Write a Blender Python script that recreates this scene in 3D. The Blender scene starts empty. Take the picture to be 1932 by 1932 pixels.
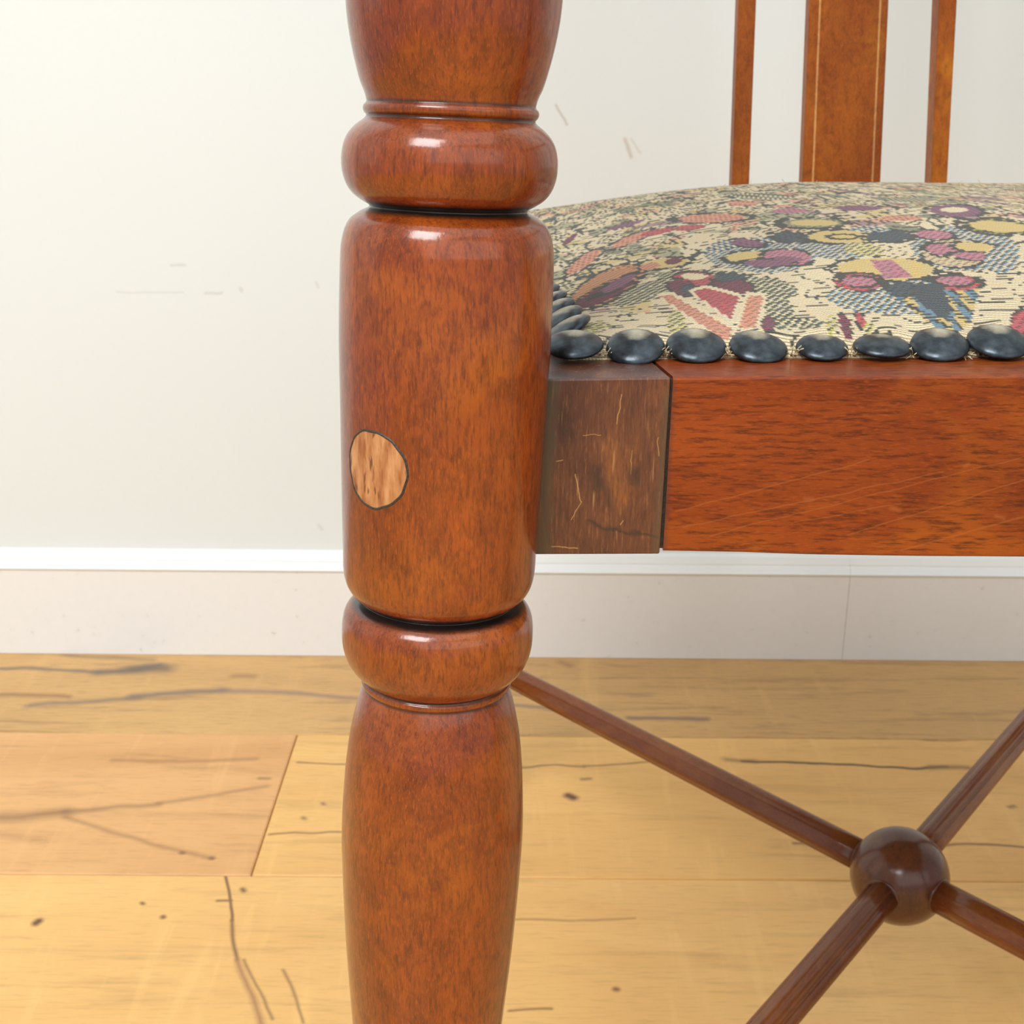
import bpy, bmesh, math
import numpy as np
from mathutils import Vector, Matrix

# ---------------------------------------------------------------- camera, world, lights
F, CX, CY, HOR, ROLL = 2450.0, 966.0, 966.0, 130.0, math.radians(0.45)
PITCH = math.atan((CY - HOR) / F)
MM = 0.001
scene = bpy.context.scene
COL = scene.collection


def ray(x, y):
    """direction of the view ray through a photo pixel, in world axes (metres per metre of depth)"""
    a, b = x - CX, y - CY
    u = a * math.cos(ROLL) + b * math.sin(ROLL)
    v = -a * math.sin(ROLL) + b * math.cos(ROLL)
    return Vector((u / F, math.cos(PITCH) - v / F * math.sin(PITCH), -math.sin(PITCH) - v / F * math.cos(PITCH)))


LEGY = 0.300                                     # distance of the near leg
RAIL_BOTTOM = 0.432                              # height of the seat rail's underside
CAMH = RAIL_BOTTOM - (ray(1100, 1046) * (LEGY / ray(1100, 1046).y)).z


def at_y(x, y, Y):
    d = ray(x, y)
    p = d * (Y / d.y)
    return Vector((p.x, p.y, p.z + CAMH))


def at_z(x, y, z):
    d = ray(x, y)
    p = d * ((z - CAMH) / d.z)
    return Vector((p.x, p.y, p.z + CAMH))


cam = bpy.data.cameras.new('camera')
cam.sensor_width = 36
cam.lens = F / 1932 * 36
cam.clip_start = 0.01
cam_o = bpy.data.objects.new('camera', cam)
COL.objects.link(cam_o)
cam_o.location = (0, 0, CAMH)
cam_o.matrix_world = Matrix.Translation((0, 0, CAMH)) @ Matrix.Rotation(math.pi / 2 - PITCH, 4, 'X') @ Matrix.Rotation(ROLL, 4, 'Z')
cam.dof.use_dof = True
cam.dof.focus_distance = 0.315
cam.dof.aperture_fstop = 62
scene.camera = cam_o

world = bpy.data.worlds.new('world')
scene.world = world
world.use_nodes = True
world.node_tree.nodes['Background'].inputs[0].default_value = (0.95, 0.985, 1.0, 1)
world.node_tree.nodes['Background'].inputs[1].default_value = 0.56


def area(name, loc, target, sx, sy, power, color=(1, 1, 1)):
    l = bpy.data.lights.new(name, 'AREA')
    l.shape = 'RECTANGLE'
    l.size, l.size_y, l.energy, l.color = sx, sy, power, color
    o = bpy.data.objects.new(name, l)
    COL.objects.link(o)
    o.location = loc
    o.rotation_euler = (Vector(target) - Vector(loc)).to_track_quat('-Z', 'Y').to_euler()
    return o


area('window_light', (-2.4, 0.38, 1.30), (0.2, 0.75, 0.30), 1.3, 1.9, 3, (0.95, 0.99, 1.0))
area('ceiling_lamp', (-0.78, -1.15, 2.30), (0.0, 0.5, 0.4), 1.10, 1.00, 60, (0.97, 0.985, 1.0))
area('ceiling_bounce', (0.2, -0.5, 2.45), (0.0, -0.2, 0.0), 2.6, 2.2, 18, (0.95, 0.985, 1.0))
area('room_fill', (1.5, -2.9, 1.90), (0.6, 1.2, 0.2), 6.4, 2.0, 38, (0.95, 0.985, 1.0))  # fill added behind the camera to brighten wall and baseboard; no real window

vs = scene.view_settings
vs.view_transform = 'Standard'
vs.look = 'None'
vs.gamma = 1
vs.use_curve_mapping = False
vs.exposure = -0.17

# ---------------------------------------------------------------- helpers


def srgb(r, g, b):
    def f(c):
        c /= 255
        return c / 12.92 if c <= 0.04045 else ((c + 0.055) / 1.055) ** 2.4
    return (f(r), f(g), f(b), 1)


class NT:
    def __init__(self, name):
        self.m = bpy.data.materials.new(name)
        self.m.use_nodes = True
        self.t = self.m.node_tree
        self.b = self.t.nodes['Principled BSDF']

    def n(self, kind, **kw):
        x = self.t.nodes.new(kind)
        for k, v in kw.items():
            setattr(x, k, v)
        return x

    def set(self, sock, val):
        if isinstance(val, bpy.types.NodeSocket):
            self.t.links.new(val, sock)
        else:
            sock.default_value = val

    def coord(self, scale=(1, 1, 1), rot=(0, 0, 0), loc=(0, 0, 0), src='Object'):
        tc = self.n('ShaderNodeTexCoord')
        mp = self.n('ShaderNodeMapping')
        self.set(mp.inputs[0], tc.outputs[src])
        mp.inputs['Scale'].default_value = scale
        mp.inputs['Rotation'].default_value = rot
        mp.inputs['Location'].default_value = loc
        return mp.outputs[0]

    def noise(self, vec, scale=1, detail=4, rough=0.6, dist=0.0):
        x = self.n('ShaderNodeTexNoise')
        self.set(x.inputs['Vector'], vec)
        x.inputs['Scale'].default_value = scale
        x.inputs['Detail'].default_value = detail
        x.inputs['Roughness'].default_value = rough
        x.inputs['Distortion'].default_value = dist
        return x.outputs[0]

    def ramp(self, fac, stops):
        x = self.n('ShaderNodeValToRGB')
        self.set(x.inputs[0], fac)
        e = x.color_ramp.elements
        while len(e) > 1:
            e.remove(e[-1])
        e[0].position, e[0].color = stops[0][0], c4(stops[0][1])
        for p, c in stops[1:]:
            q = e.new(p)
            q.color = c4(c)
        return x.outputs[0]

    def mix(self, fac, a, b, mode='MIX'):
        x = self.n('ShaderNodeMix', data_type='RGBA', blend_type=mode)
        self.set(x.inputs[0], fac)
        self.set(x.inputs[6], a)
        self.set(x.inputs[7], b)
        return x.outputs[2]

    def math(self, op, a, b=0.0, clamp=False):
        x = self.n('ShaderNodeMath', operation=op, use_clamp=clamp)
        self.set(x.inputs[0], a)
        self.set(x.inputs[1], b)
        return x.outputs[0]

    def bump(self, h, strength=0.2, dist=0.0005):
        x = self.n('ShaderNodeBump')
        x.inputs['Strength'].default_value = strength
        x.inputs['Distance'].default_value = dist
        self.set(x.inputs['Height'], h)
        self.set(self.b.inputs['Normal'], x.outputs[0])
        return x.outputs[0]

    def streak(self, a, b, width, wob=0.0, wobs=30.0, soft=1.0, plane=(1, 0, 1)):
        """mask of one mark on a surface: distance to the segment a-b (world metres), 1 on the mark"""
        tc = self.n('ShaderNodeNewGeometry').outputs['Position']
        if wob:
            nz = self.n('ShaderNodeTexNoise')
            self.set(nz.inputs['Vector'], tc)
            nz.inputs['Scale'].default_value = wobs
            nz.inputs['Detail'].default_value = 3
            s = self.n('ShaderNodeVectorMath', operation='SUBTRACT')
            self.set(s.inputs[0], nz.outputs['Color'])
            s.inputs[1].default_value = (0.5, 0.5, 0.5)
            k = self.n('ShaderNodeVectorMath', operation='MULTIPLY')
            self.set(k.inputs[0], s.outputs[0])
            k.inputs[1].default_value = tuple(wob * 2 * q for q in plane)
            ad = self.n('ShaderNodeVectorMath', operation='ADD')
            self.set(ad.inputs[0], tc)
            self.set(ad.inputs[1], k.outputs[0])
            tc = ad.outputs[0]
        a, b = Vector(a), Vector(b)
        L = (b - a).length
        d = (b - a) / L
        sub = self.n('ShaderNodeVectorMath', operation='SUBTRACT')
        self.set(sub.inputs[0], tc)
        sub.inputs[1].default_value = a
        dot = self.n('ShaderNodeVectorMath', operation='DOT_PRODUCT')
        self.set(dot.inputs[0], sub.outputs[0])
        dot.inputs[1].default_value = d
        t = self.math('MINIMUM', self.math('MAXIMUM', dot.outputs['Value'], 0.0), L)
        sc = self.n('ShaderNodeVectorMath', operation='SCALE')
        sc.inputs[0].default_value = d
        self.set(sc.inputs['Scale'], t)
        di = self.n('ShaderNodeVectorMath', operation='DISTANCE')
        self.set(di.inputs[0], sub.outputs[0])
        self.set(di.inputs[1], sc.outputs[0])
        v = self.math('DIVIDE', di.outputs['Value'], width)
        v = self.math('SUBTRACT', 1.0, v, clamp=True)
        return self.math('POWER', v, soft) if soft != 1.0 else v


def c4(c):
    return c if len(c) == 4 else (c[0], c[1], c[2], 1)


def mesh_obj(name, verts, faces, mat=None, parent=None, smooth=True):
    me = bpy.data.meshes.new(name)
    me.from_pydata([tuple(v) for v in verts], [], faces)
    me.update()
    return link(name, me, mat, parent, smooth)


def link(name, me, mat, parent=None, smooth=True):
    if mat is not None:
        me.materials.append(mat)
    if smooth:
        me.polygons.foreach_set('use_smooth', [True] * len(me.polygons))
    o = bpy.data.objects.new(name, me)
    COL.objects.link(o)
    o.parent = parent
    return o


def bm_obj(name, bm, mat, parent=None, smooth=True, sharp=None):
    bmesh.ops.recalc_face_normals(bm, faces=bm.faces)
    me = bpy.data.meshes.new(name)
    bm.to_mesh(me)
    bm.free()
    o = link(name, me, mat, parent, smooth)
    if sharp is not None:
        me.set_sharp_from_angle(angle=math.radians(sharp))
    return o


def hexa(corners, bevel=0.0, seg=2, cuts=0, cut_axis=None):
    """corners: 8 points, bottom 4 then top 4, counter-clockwise"""
    bm = bmesh.new()
    v = [bm.verts.new(c) for c in corners]
    for f in ((0, 3, 2, 1), (4, 5, 6, 7), (0, 1, 5, 4), (1, 2, 6, 5), (2, 3, 7, 6), (3, 0, 4, 7)):
        bm.faces.new([v[i] for i in f])
    if bevel:
        bmesh.ops.bevel(bm, geom=list(bm.edges), offset=bevel, segments=seg, affect='EDGES', profile=0.5)
    return bm


def box(x0, x1, y0, y1, z0, z1, **k):
    return hexa([(x0, y0, z0), (x1, y0, z0), (x1, y1, z0), (x0, y1, z0), (x0, y0, z1), (x1, y0, z1), (x1, y1, z1), (x0, y1, z1)], **k)


def sweep(pts, radii, n=24, shape=None):
    """tube along points with circular (or shaped) section"""
    bm = bmesh.new()
    rings = []
    pts = [Vector(p) for p in pts]
    for i, p in enumerate(pts):
        t = (pts[min(i + 1, len(pts) - 1)] - pts[max(i - 1, 0)]).normalized()
        if abs((pts[-1] - pts[0]).normalized().z) > 0.7:
            side = Vector((1, 0, 0)) - t * t.x
        else:
            side = t.cross(Vector((0, 0, 1)))
        side.normalize()
        up = side.cross(t)
        r = radii[i] if hasattr(radii, '__len__') else radii
        ring = []
        for k in range(n):
            a = 2 * math.pi * k / n
            s = shape(a) if shape else 1.0
            ring.append(bm.verts.new(p + side * (math.cos(a) * r * s) + up * (math.sin(a) * r * s)))
        rings.append(ring)
    for A, B in zip(rings, rings[1:]):
        for k in range(n):
            bm.faces.new((A[k], A[(k + 1) % n], B[(k + 1) % n], B[k]))
    bm.faces.new(rings[0])
    bm.faces.new(rings[-1])
    return bm


def catmull(pts, per=8):
    out = []
    P = [pts[0]] + list(pts) + [pts[-1]]
    for i in range(1, len(P) - 2):
        for k in range(per):
            t = k / per
            a, b, c, d = P[i - 1], P[i], P[i + 1], P[i + 2]
            out.append(tuple(0.5 * (2 * b[j] + (c[j] - a[j]) * t + (2 * a[j] - 5 * b[j] + 4 * c[j] - d[j]) * t * t + (3 * b[j] - a[j] - 3 * c[j] + d[j]) * t ** 3) for j in range(len(b))))
    out.append(tuple(pts[-1]))
    return out


# ---------------------------------------------------------------- materials


def wood(name, grain='Z', light=(0.36, 0.072, 0.007), mid=(0.17, 0.027, 0.004), dark=(0.040, 0.007, 0.003),
         rough=0.42, coat=0.8, coat_rough=0.13, fleck=0.55, bump=0.12, tilt=0.0, blotch=1.0, fs=1.0):
    m = NT(name)
    k = 7.0 if grain == 'Z' else 8.0
    s = {'Z': (1, 1, 1 / k), 'X': (1 / k, 1, 1), 'Y': (1, 1 / k, 1)}[grain]
    s3 = {'Z': (1, 1, 0.3), 'X': (0.3, 1, 1), 'Y': (1, 0.3, 1)}[grain]
    vec = m.coord(scale=s, rot=(0, tilt, 0))
    vb = m.coord(scale=s3, rot=(0, tilt, 0))
    big = m.noise(vb, 38, 4, 0.6, 0.4)
    base = m.ramp(big, [(0.30, mid), (0.5, tuple((a + b) / 2 for a, b in zip(light, mid))), (0.68, light)])
    am = m.noise(m.coord(scale=(0.6, 0.6, 1.0), loc=(3, 1, 2)), 30, 3, 0.6, 0.6)
    base = m.mix(m.ramp(am, [(0.50, (0,) * 3), (0.66, (0.75 * blotch,) * 3)]), base, (light[0] * 1.12, light[1] * 1.35, light[2] * 0.9, 1))
    bl = m.noise(vb, 16, 3, 0.5)
    base = m.mix(m.ramp(bl, [(0.36, (0.55 * blotch,) * 3), (0.55, (0, 0, 0))]), base, tuple(a * 0.55 + b * 0.45 for a, b in zip(mid, dark)) + (1,))
    if grain == 'Z':
        mo = m.noise(m.coord(scale=(1, 1, 0.55)), 230, 5, 0.7, 0.5)
        base = m.mix(m.ramp(mo, [(0.36, (0.55,) * 3), (0.56, (0,) * 3)]), base, tuple(a * 0.5 + b * 0.5 for a, b in zip(mid, dark)) + (1,))
    fine = m.noise(vec, 1500 * fs, 5, 0.65)
    fl = m.ramp(fine, [(0.34, (fleck,) * 3), (0.52, (0, 0, 0))])
    base = m.mix(fl, base, dark + (1,))
    fib = m.noise(vec, 3800 * fs, 2, 0.5)
    base = m.mix(m.ramp(fib, [(0.55, (0, 0, 0)), (0.72, (0.4,) * 3)]), base, tuple(min(1, c * 1.5) for c in light) + (1,))
    m.set(m.b.inputs['Base Color'], base)
    m.b.inputs['Roughness'].default_value = rough
    m.b.inputs['Coat Weight'].default_value = coat
    m.b.inputs['Specular IOR Level'].default_value = 0.12
    m.b.inputs['Coat Roughness'].default_value = coat_rough
    m.b.inputs['Coat IOR'].default_value = 1.6
    ht = m.math('ADD', fine, m.math('MULTIPLY', m.noise(m.coord(), 900, 3, 0.6), 0.6))
    nb = m.bump(ht, bump, 0.0004)
    cb = m.n('ShaderNodeBump')
    cb.inputs['Strength'].default_value = bump * 0.55
    cb.inputs['Distance'].default_value = 0.0004
    m.set(cb.inputs['Height'], ht)
    m.set(m.b.inputs['Coat Normal'], cb.outputs[0])
    return m


M_leg = wood('turned_mahogany', 'Z').m
M_rail = wood('rail_mahogany', 'X', light=(0.31, 0.060, 0.008), mid=(0.18, 0.027, 0.004), dark=(0.05, 0.010, 0.004), fleck=0.75, bump=0.22, tilt=math.radians(5), fs=0.85, coat=0.3).m
M_back = wood('splat_satinwood', 'Z', light=(0.42, 0.115, 0.008), mid=(0.27, 0.055, 0.004), fleck=0.3, bump=0.05, coat=0.08).m
M_rod = wood('stretcher_mahogany', 'X', light=(0.24, 0.068, 0.016), mid=(0.14, 0.034, 0.009), dark=(0.04, 0.010, 0.005), fleck=0.35, bump=0.04, rough=0.36, coat=0.5, coat_rough=0.2).m
M_ball = wood('ball_mahogany', 'Z', light=(0.14, 0.045, 0.020), mid=(0.075, 0.023, 0.011), dark=(0.03, 0.010, 0.006), fleck=0.3, bump=0.05, rough=0.3, coat=0.6, coat_rough=0.18).m

mm = wood('inlay_boxwood', 'Z', light=(0.66, 0.30, 0.06), mid=(0.52, 0.19, 0.03), fleck=0.15)
M_inlay = mm.m


def block_material():
    m = NT('worn_corner_wood')
    v = m.coord(scale=(1, 1, 0.12))
    big = m.noise(m.coord(scale=(1, 1, 0.45)), 75, 5, 0.65, 0.5)
    base = m.ramp(big, [(0.28, (0.022, 0.008, 0.007)), (0.42, (0.075, 0.020, 0.012)), (0.58, (0.13, 0.040, 0.017)), (0.72, (0.24, 0.075, 0.018))])
    fine = m.noise(v, 1500, 5, 0.7)
    base = m.mix(m.ramp(fine, [(0.35, (0.6,) * 3), (0.5, (0,) * 3)]), base, (0.035, 0.012, 0.008, 1))
    base = m.mix(m.ramp(fine, [(0.55, (0,) * 3), (0.70, (0.5,) * 3)]), base, (0.36, 0.16, 0.06, 1))
    sc = m.noise(m.coord(scale=(1, 1, 0.07), rot=(0, 0.18, 0)), 620, 2, 0.5)
    base = m.mix(m.ramp(sc, [(0.66, (0,) * 3), (0.74, (0.6,) * 3)]), base, (0.46, 0.25, 0.10, 1))
    gold = (0.62, 0.36, 0.12, 1)
    Y = LEGY
    for a, b, w in (((1172, 745), (1164, 800), .35), ((1086, 895), (1095, 945), .45), ((1242, 825), (1243, 862), .4), ((1100, 820), (1135, 821), .25),
                    ((1096, 945), (1078, 980), .35), ((1050, 870), (1062, 868), .35), ((1192, 850), (1190, 895), .25), ((1170, 990), (1176, 982), .4),
                    ((1040, 1030), (1090, 1034), .5)):
        m_ = m.streak(at_y(*a, Y), at_y(*b, Y), w * 0.5 * MM, 0.0006, 300)
        base = m.mix(m.math('MULTIPLY', m_, 0.6, clamp=True), base, gold)
    for a, b, w in (((1110, 985), (1160, 1000), .9), ((1160, 1000), (1240, 1012), .7), ((1196, 890), (1202, 905), 2.2), ((1128, 885), (1126, 920), 2.0)):
        m_ = m.streak(at_y(*a, Y), at_y(*b, Y), w * MM, 0.0015, 300)
        base = m.mix(m.math('MULTIPLY', m_, 0.8, clamp=True), base, (0.03, 0.015, 0.012, 1))
    # old grey glue along the leg
    e = m.streak(at_y(1041, 720, Y), at_y(1022, 1042, Y), 2.3 * MM, 0.002, 250, 0.6)
    base = m.mix(m.math('MULTIPLY', e, 0.85, clamp=True), base, (0.075, 0.052, 0.032, 1))
    e = m.streak(at_y(1263, 740, Y), at_y(1241, 1040, Y), 2.2 * MM, 0.001, 250)
    base = m.mix(m.math('MULTIPLY', e, 0.7, clamp=True), base, (0.10, 0.060, 0.030, 1))
    m.set(m.b.inputs['Base Color'], base)
    m.b.inputs['Roughness'].default_value = 0.38
    m.b.inputs['Coat Weight'].default_value = 0.3
    m.b.inputs['Coat Roughness'].default_value = 0.2
    m.bump(fine, 0.25, 0.0004)
    return m.m


M_block = block_material()


def plug_material():
    m = NT('pale_end_grain')
    v = m.coord(scale=(1, 1, 0.25), rot=(0.0, 0.3, 0))
    n1 = m.noise(v, 420, 3, 0.6)
    base = m.ramp(n1, [(0.34, (0.30, 0.095, 0.030)), (0.5, (0.46, 0.20, 0.072)), (0.66, (0.58, 0.29, 0.12))])
    n2 = m.noise(v, 900, 2, 0.5)
    base = m.mix(m.ramp(n2, [(0.30, (0.85,) * 3), (0.40, (0,) * 3)]), base, (0.10, 0.030, 0.012, 1))
    m.set(m.b.inputs['Base Color'], base)
    m.b.inputs['Roughness'].default_value = 0.42
    m.bump(n2, 0.35, 0.0004)
    return m.m


M_plug = plug_material()


def plain(name, col, rough=0.5, metal=0.0, bump=0.0, bscale=600, var=0.15):
    m = NT(name)
    n = m.noise(m.coord(), bscale, 4, 0.6)
    m.set(m.b.inputs['Base Color'], m.ramp(n, [(0.35, tuple(c * (1 - var) for c in col)), (0.65, tuple(min(1, c * (1 + var)) for c in col))]))
    m.b.inputs['Roughness'].default_value = rough
    m.b.inputs['Metallic'].default_value = metal
    if bump:
        m.bump(n, bump, 0.0004)
    return m


M_glue = plain('dark_glue', (0.035, 0.028, 0.022), 0.4, bump=0.5, bscale=1500, var=0.5).m

# gunmetal nails, crown rubbed pale, with a reflection painted in towards the top
m = NT('gunmetal')
g = m.coord()
sp = m.n('ShaderNodeSeparateXYZ')
m.set(sp.inputs[0], g)
wn = m.noise(g, 300, 4, 0.6)
hh = m.math('ADD', m.math('MULTIPLY', sp.outputs[2], 1000.0), m.math('ADD', m.math('MULTIPLY', wn, 0.9), m.math('MULTIPLY', sp.outputs[1], 190.0)))
crown = m.ramp(m.math('DIVIDE', hh, 5.0), [(0.62, (0,) * 3), (0.74, (0.9,) * 3)])
m.set(m.b.inputs['Base Color'], m.mix(crown, m.ramp(wn, [(0.35, (0.030, 0.038, 0.044)), (0.65, (0.075, 0.092, 0.105))]), (0.50, 0.45, 0.31, 1)))
m.set(m.b.inputs['Metallic'], m.math('SUBTRACT', 0.75, m.math('MULTIPLY', m.math('MINIMUM', crown, 1.0), 0.6)))
m.b.inputs['Roughness'].default_value = 0.30
m.bump(m.noise(g, 500, 3, 0.6), 0.12, 0.0004)
M_nail = m.m

# white wall
WALLY = at_z(400, 1236, 0.0).y
m = NT('white_wall_paint')
base = (0.86, 0.865, 0.82, 1)
n = m.noise(m.coord(), 3, 3, 0.5)
c = m.ramp(n, [(0.3, (0.77, 0.83, 0.83)), (0.7, (0.79, 0.845, 0.845))])
for a, b, w, s, colr in (((1050, 197), (1068, 235), 1.6, .55, (0.42, 0.38, 0.30, 1)), ((1178, 262), (1192, 296), 2.2, .55, (0.48, 0.38, 0.25, 1)),
                         ((1190, 262), (1208, 290), 1.4, .3, (0.48, 0.38, 0.25, 1)), ((220, 551), (345, 552), 1.2, .22, (0.4, 0.4, 0.36, 1)),
                         ((385, 551), (418, 552), 1.6, .35, (0.4, 0.4, 0.36, 1)), ((325, 502), (348, 500), 1.8, .3, (0.4, 0.4, 0.36, 1)),
                         ((455, 545), (457, 549), 2.2, .35, (0.4, 0.4, 0.36, 1)), ((597, 533), (600, 540), 2.0, .3, (0.4, 0.4, 0.36, 1)),
                         ((600, 990), (606, 998), 2.0, .3, (0.4, 0.4, 0.36, 1))):
    k = m.streak(at_y(*a, WALLY + 0.012), at_y(*b, WALLY + 0.012), w * 1.2 * MM, 0.003, 30)
    c = m.mix(m.math('MULTIPLY', k, s * 1.0, clamp=True), c, colr)
m.set(m.b.inputs['Base Color'], c)
m.b.inputs['Roughness'].default_value = 0.55
m.bump(m.noise(m.coord(), 260, 4, 0.6), 0.05, 0.001)
M_wall = m.m

m = NT('baseboard_paint')
n = m.noise(m.coord(), 110, 3, 0.55)
c = m.ramp(n, [(0.24, (0.66, 0.64, 0.58)), (0.34, (0.86, 0.875, 0.86)), (0.7, (0.88, 0.89, 0.88))])
m.set(m.b.inputs['Base Color'], c)
m.b.inputs['Roughness'].default_value = 0.45
M_board = m.m
m = NT('baseboard_cap_paint')
m.set(m.b.inputs['Base Color'], m.ramp(m.noise(m.coord(scale=(0.2, 1, 1)), 60, 3, 0.5), [(0.3, (0.86, 0.89, 0.87)), (0.7, (0.89, 0.91, 0.89))]))
m.b.inputs['Roughness'].default_value = 0.4
M_cap = m.m


def plank_material(name, light, mid, dark, feats=(), gscale=1.0, seed=0.0, amp=1.0):
    m = NT(name)
    v = m.coord(scale=(0.10, 1, 1), loc=(seed, seed * 1.7, 0))
    v2 = m.coord(scale=(0.30, 1, 1), loc=(seed * 2, seed, 0))
    big = m.noise(v2, 9 * gscale, 4, 0.55, 0.8)
    c = m.ramp(big, [(0.28, mid), (0.5, tuple((a + b) / 2 for a, b in zip(light, mid))), (0.7, light)])
    mid_n = m.noise(v, 60, 5, 0.62, 0.5)
    c = m.mix(m.ramp(mid_n, [(0.32, (0.6 * amp,) * 3), (0.46, (0.0,) * 3)]), c, dark + (1,))
    fine = m.noise(v, 420, 4, 0.6)
    c = m.mix(m.ramp(fine, [(0.34, (0.35 * amp,) * 3), (0.48, (0.0,) * 3)]), c, tuple(d * 0.85 for d in dark) + (1,))
    ray_ = m.noise(m.coord(scale=(1, 0.12, 1), loc=(seed, 0, 0)), 55, 3, 0.6, 0.3)
    c = m.mix(m.ramp(ray_, [(0.56, (0.0,) * 3), (0.72, (0.30,) * 3)]), c, tuple(min(1, l * 1.12) for l in light) + (1,))
    for a, b, w, s, colr in feats:
        k = m.streak(at_z(*a, 0.0), at_z(*b, 0.0), w * 1.25 * MM, 0.012, 11, 1.2, (0.5, 1, 0))
        c = m.mix(m.math('MULTIPLY', k, s * 1.5, clamp=True), c, colr + (1,))
    m.set(m.b.inputs['Base Color'], c)
    m.b.inputs['Roughness'].default_value = 0.42
    m.bump(m.math('ADD', mid_n, m.math('MULTIPLY', fine, 0.5)), 0.08, 0.0006)
    return m.m


GREY = (0.20, 0.145, 0.11)
BRN = (0.26, 0.13, 0.05)
M_plank1 = plank_material('oak_plank_far', (0.72, 0.43, 0.155), (0.57, 0.325, 0.115), (0.32, 0.18, 0.08), [
    ((0, 1264), (190, 1268), 5, .6, GREY), ((190, 1268), (300, 1255), 9, .7, GREY), ((255, 1262), (310, 1262), 14, .6, (0.16, 0.12, 0.085)),
    ((120, 1238), (290, 1245), 6, .35, GREY), ((60, 1330), (260, 1315), 7, .5, GREY), ((250, 1312), (420, 1303), 8, .6, GREY), ((420, 1303), (700, 1315), 6, .55, (0.28, 0.18, 0.14)),
    ((0, 1313), (130, 1314), 5, .5, BRN), ((440, 1277), (475, 1277), 7, .4, BRN), ((970, 1330), (1100, 1345), 5, .5, GREY),
    ((1190, 1352), (1335, 1358), 5, .65, GREY), ((1060, 1250), (1075, 1256), 6, .4, BRN)], seed=1.3)
M_plank2a = plank_material('oak_plank_rosy', (0.84, 0.475, 0.19), (0.69, 0.36, 0.13), (0.40, 0.195, 0.08), [
    ((0, 1543), (120, 1535), 10, .5, BRN), ((120, 1535), (300, 1515), 5, .4, BRN), ((300, 1512), (500, 1487), 4, .35, BRN), ((210, 1438), (480, 1434), 4, .35, BRN),
    ((120, 1545), (400, 1620), 4, .35, BRN), ((486, 1472), (504, 1472), 3, .5, BRN), ((344, 1608), (346, 1609), 3, .8, BRN), ((401, 1620), (403, 1622), 3, .8, BRN)], seed=4.1, amp=0.7)
M_plank2b = plank_material('oak_plank_golden', (0.90, 0.545, 0.185), (0.77, 0.43, 0.13), (0.44, 0.235, 0.075), [
    ((560, 1439), (1100, 1450), 2.2, .6, BRN), ((1100, 1448), (1240, 1440), 2.2, .6, BRN), ((1370, 1434), (1420, 1436), 6, .5, BRN), ((1400, 1436), (1790, 1450), 2.6, .8, (0.12, 0.07, 0.03)),
    ((1760, 1449), (1830, 1452), 5, .6, BRN), ((505, 1580), (780, 1566), 2.0, .6, BRN), ((1072, 1503), (1082, 1508), 5, .9, (0.16, 0.06, 0.03)), ((1098, 1473), (1112, 1472), 3, .6, BRN),
    ((1745, 1392), (1760, 1392), 4, .8, (0.16, 0.06, 0.03)), ((1720, 1395), (1820, 1394), 2.5, .4, BRN), ((1500, 1595), (1932, 1597), 2.2, .7, BRN), ((1652, 1350), (1660, 1345), 5, .5, BRN),
    ((1905, 1522), (1912, 1520), 3, .6, BRN), ((612, 1520), (614, 1521), 3, .6, BRN), ((574, 1548), (576, 1549), 3, .6, BRN)], seed=7.7, amp=0.6)
M_plank3 = plank_material('oak_plank_near', (0.91, 0.56, 0.20), (0.79, 0.45, 0.145), (0.46, 0.25, 0.085), [
    ((427, 1655), (434, 1740), 1.6, .9, BRN), ((434, 1740), (449, 1812), 2.0, .7, BRN), ((449, 1812), (485, 1940), 3.2, .6, (0.42, 0.20, 0.08)),
    ((462, 1812), (505, 1930), 1.8, .5, BRN), ((536, 1830), (565, 1932), 1.8, .5, BRN), ((72, 1737), (78, 1733), 3.5, .9, (0.16, 0.07, 0.03)), ((303, 1726), (304, 1728), 2.5, .9, BRN),
    ((266, 1701), (267, 1702), 2.5, .8, BRN), ((457, 1682), (459, 1684), 3, .8, BRN), ((405, 1703), (432, 1702), 2.0, .7, BRN), ((960, 1735), (1200, 1733), 1.6, .4, BRN),
    ((1160, 1873), (1163, 1874), 3, .8, BRN), ((960, 1907), (1040, 1909), 1.8, .6, BRN)], seed=11.9, amp=0.6)
M_plank0 = plank_material('oak_plank_plain', (0.88, 0.54, 0.19), (0.72, 0.41, 0.13), (0.44, 0.24, 0.09), seed=15.0, amp=0.7)
M_sub = plain('floor_joint_dark', (0.16, 0.085, 0.035), 0.8).m

# ---------------------------------------------------------------- setting: floor, wall, baseboard
ya = at_z(300, 1383, 0).y
yb = at_z(300, 1650, 0).y
W2 = ya - yb
XL, XR = -1.9, 2.3
sub = bm_obj('floor', box(XL, XR, yb - 13 * W2, WALLY + 0.02, -0.03, -0.006), M_sub, smooth=False)
sub['kind'] = 'structure'


def plank(x0, x1, y0, y1, mat):
    g = 0.0004
    bm = bmesh.new()
    b = 0.0011
    z0, z1, z2 = -0.012, -0.0009, 0.0
    L = []
    for (i, z) in ((0, z0), (0, z1), (b, z2)):
        L.append([bm.verts.new((x0 + g + i, y0 + g + i, z)), bm.verts.new((x1 - g - i, y0 + g + i, z)), bm.verts.new((x1 - g - i, y1 - g - i, z)), bm.verts.new((x0 + g + i, y1 - g - i, z))])
    for A, B in zip(L, L[1:]):
        for k in range(4):
            bm.faces.new((A[k], A[(k + 1) % 4], B[(k + 1) % 4], B[k]))
    bm.faces.new(L[-1])
    bm.faces.new(L[0][::-1])
    return bm_obj('plank', bm, mat, sub, smooth=False)


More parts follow.
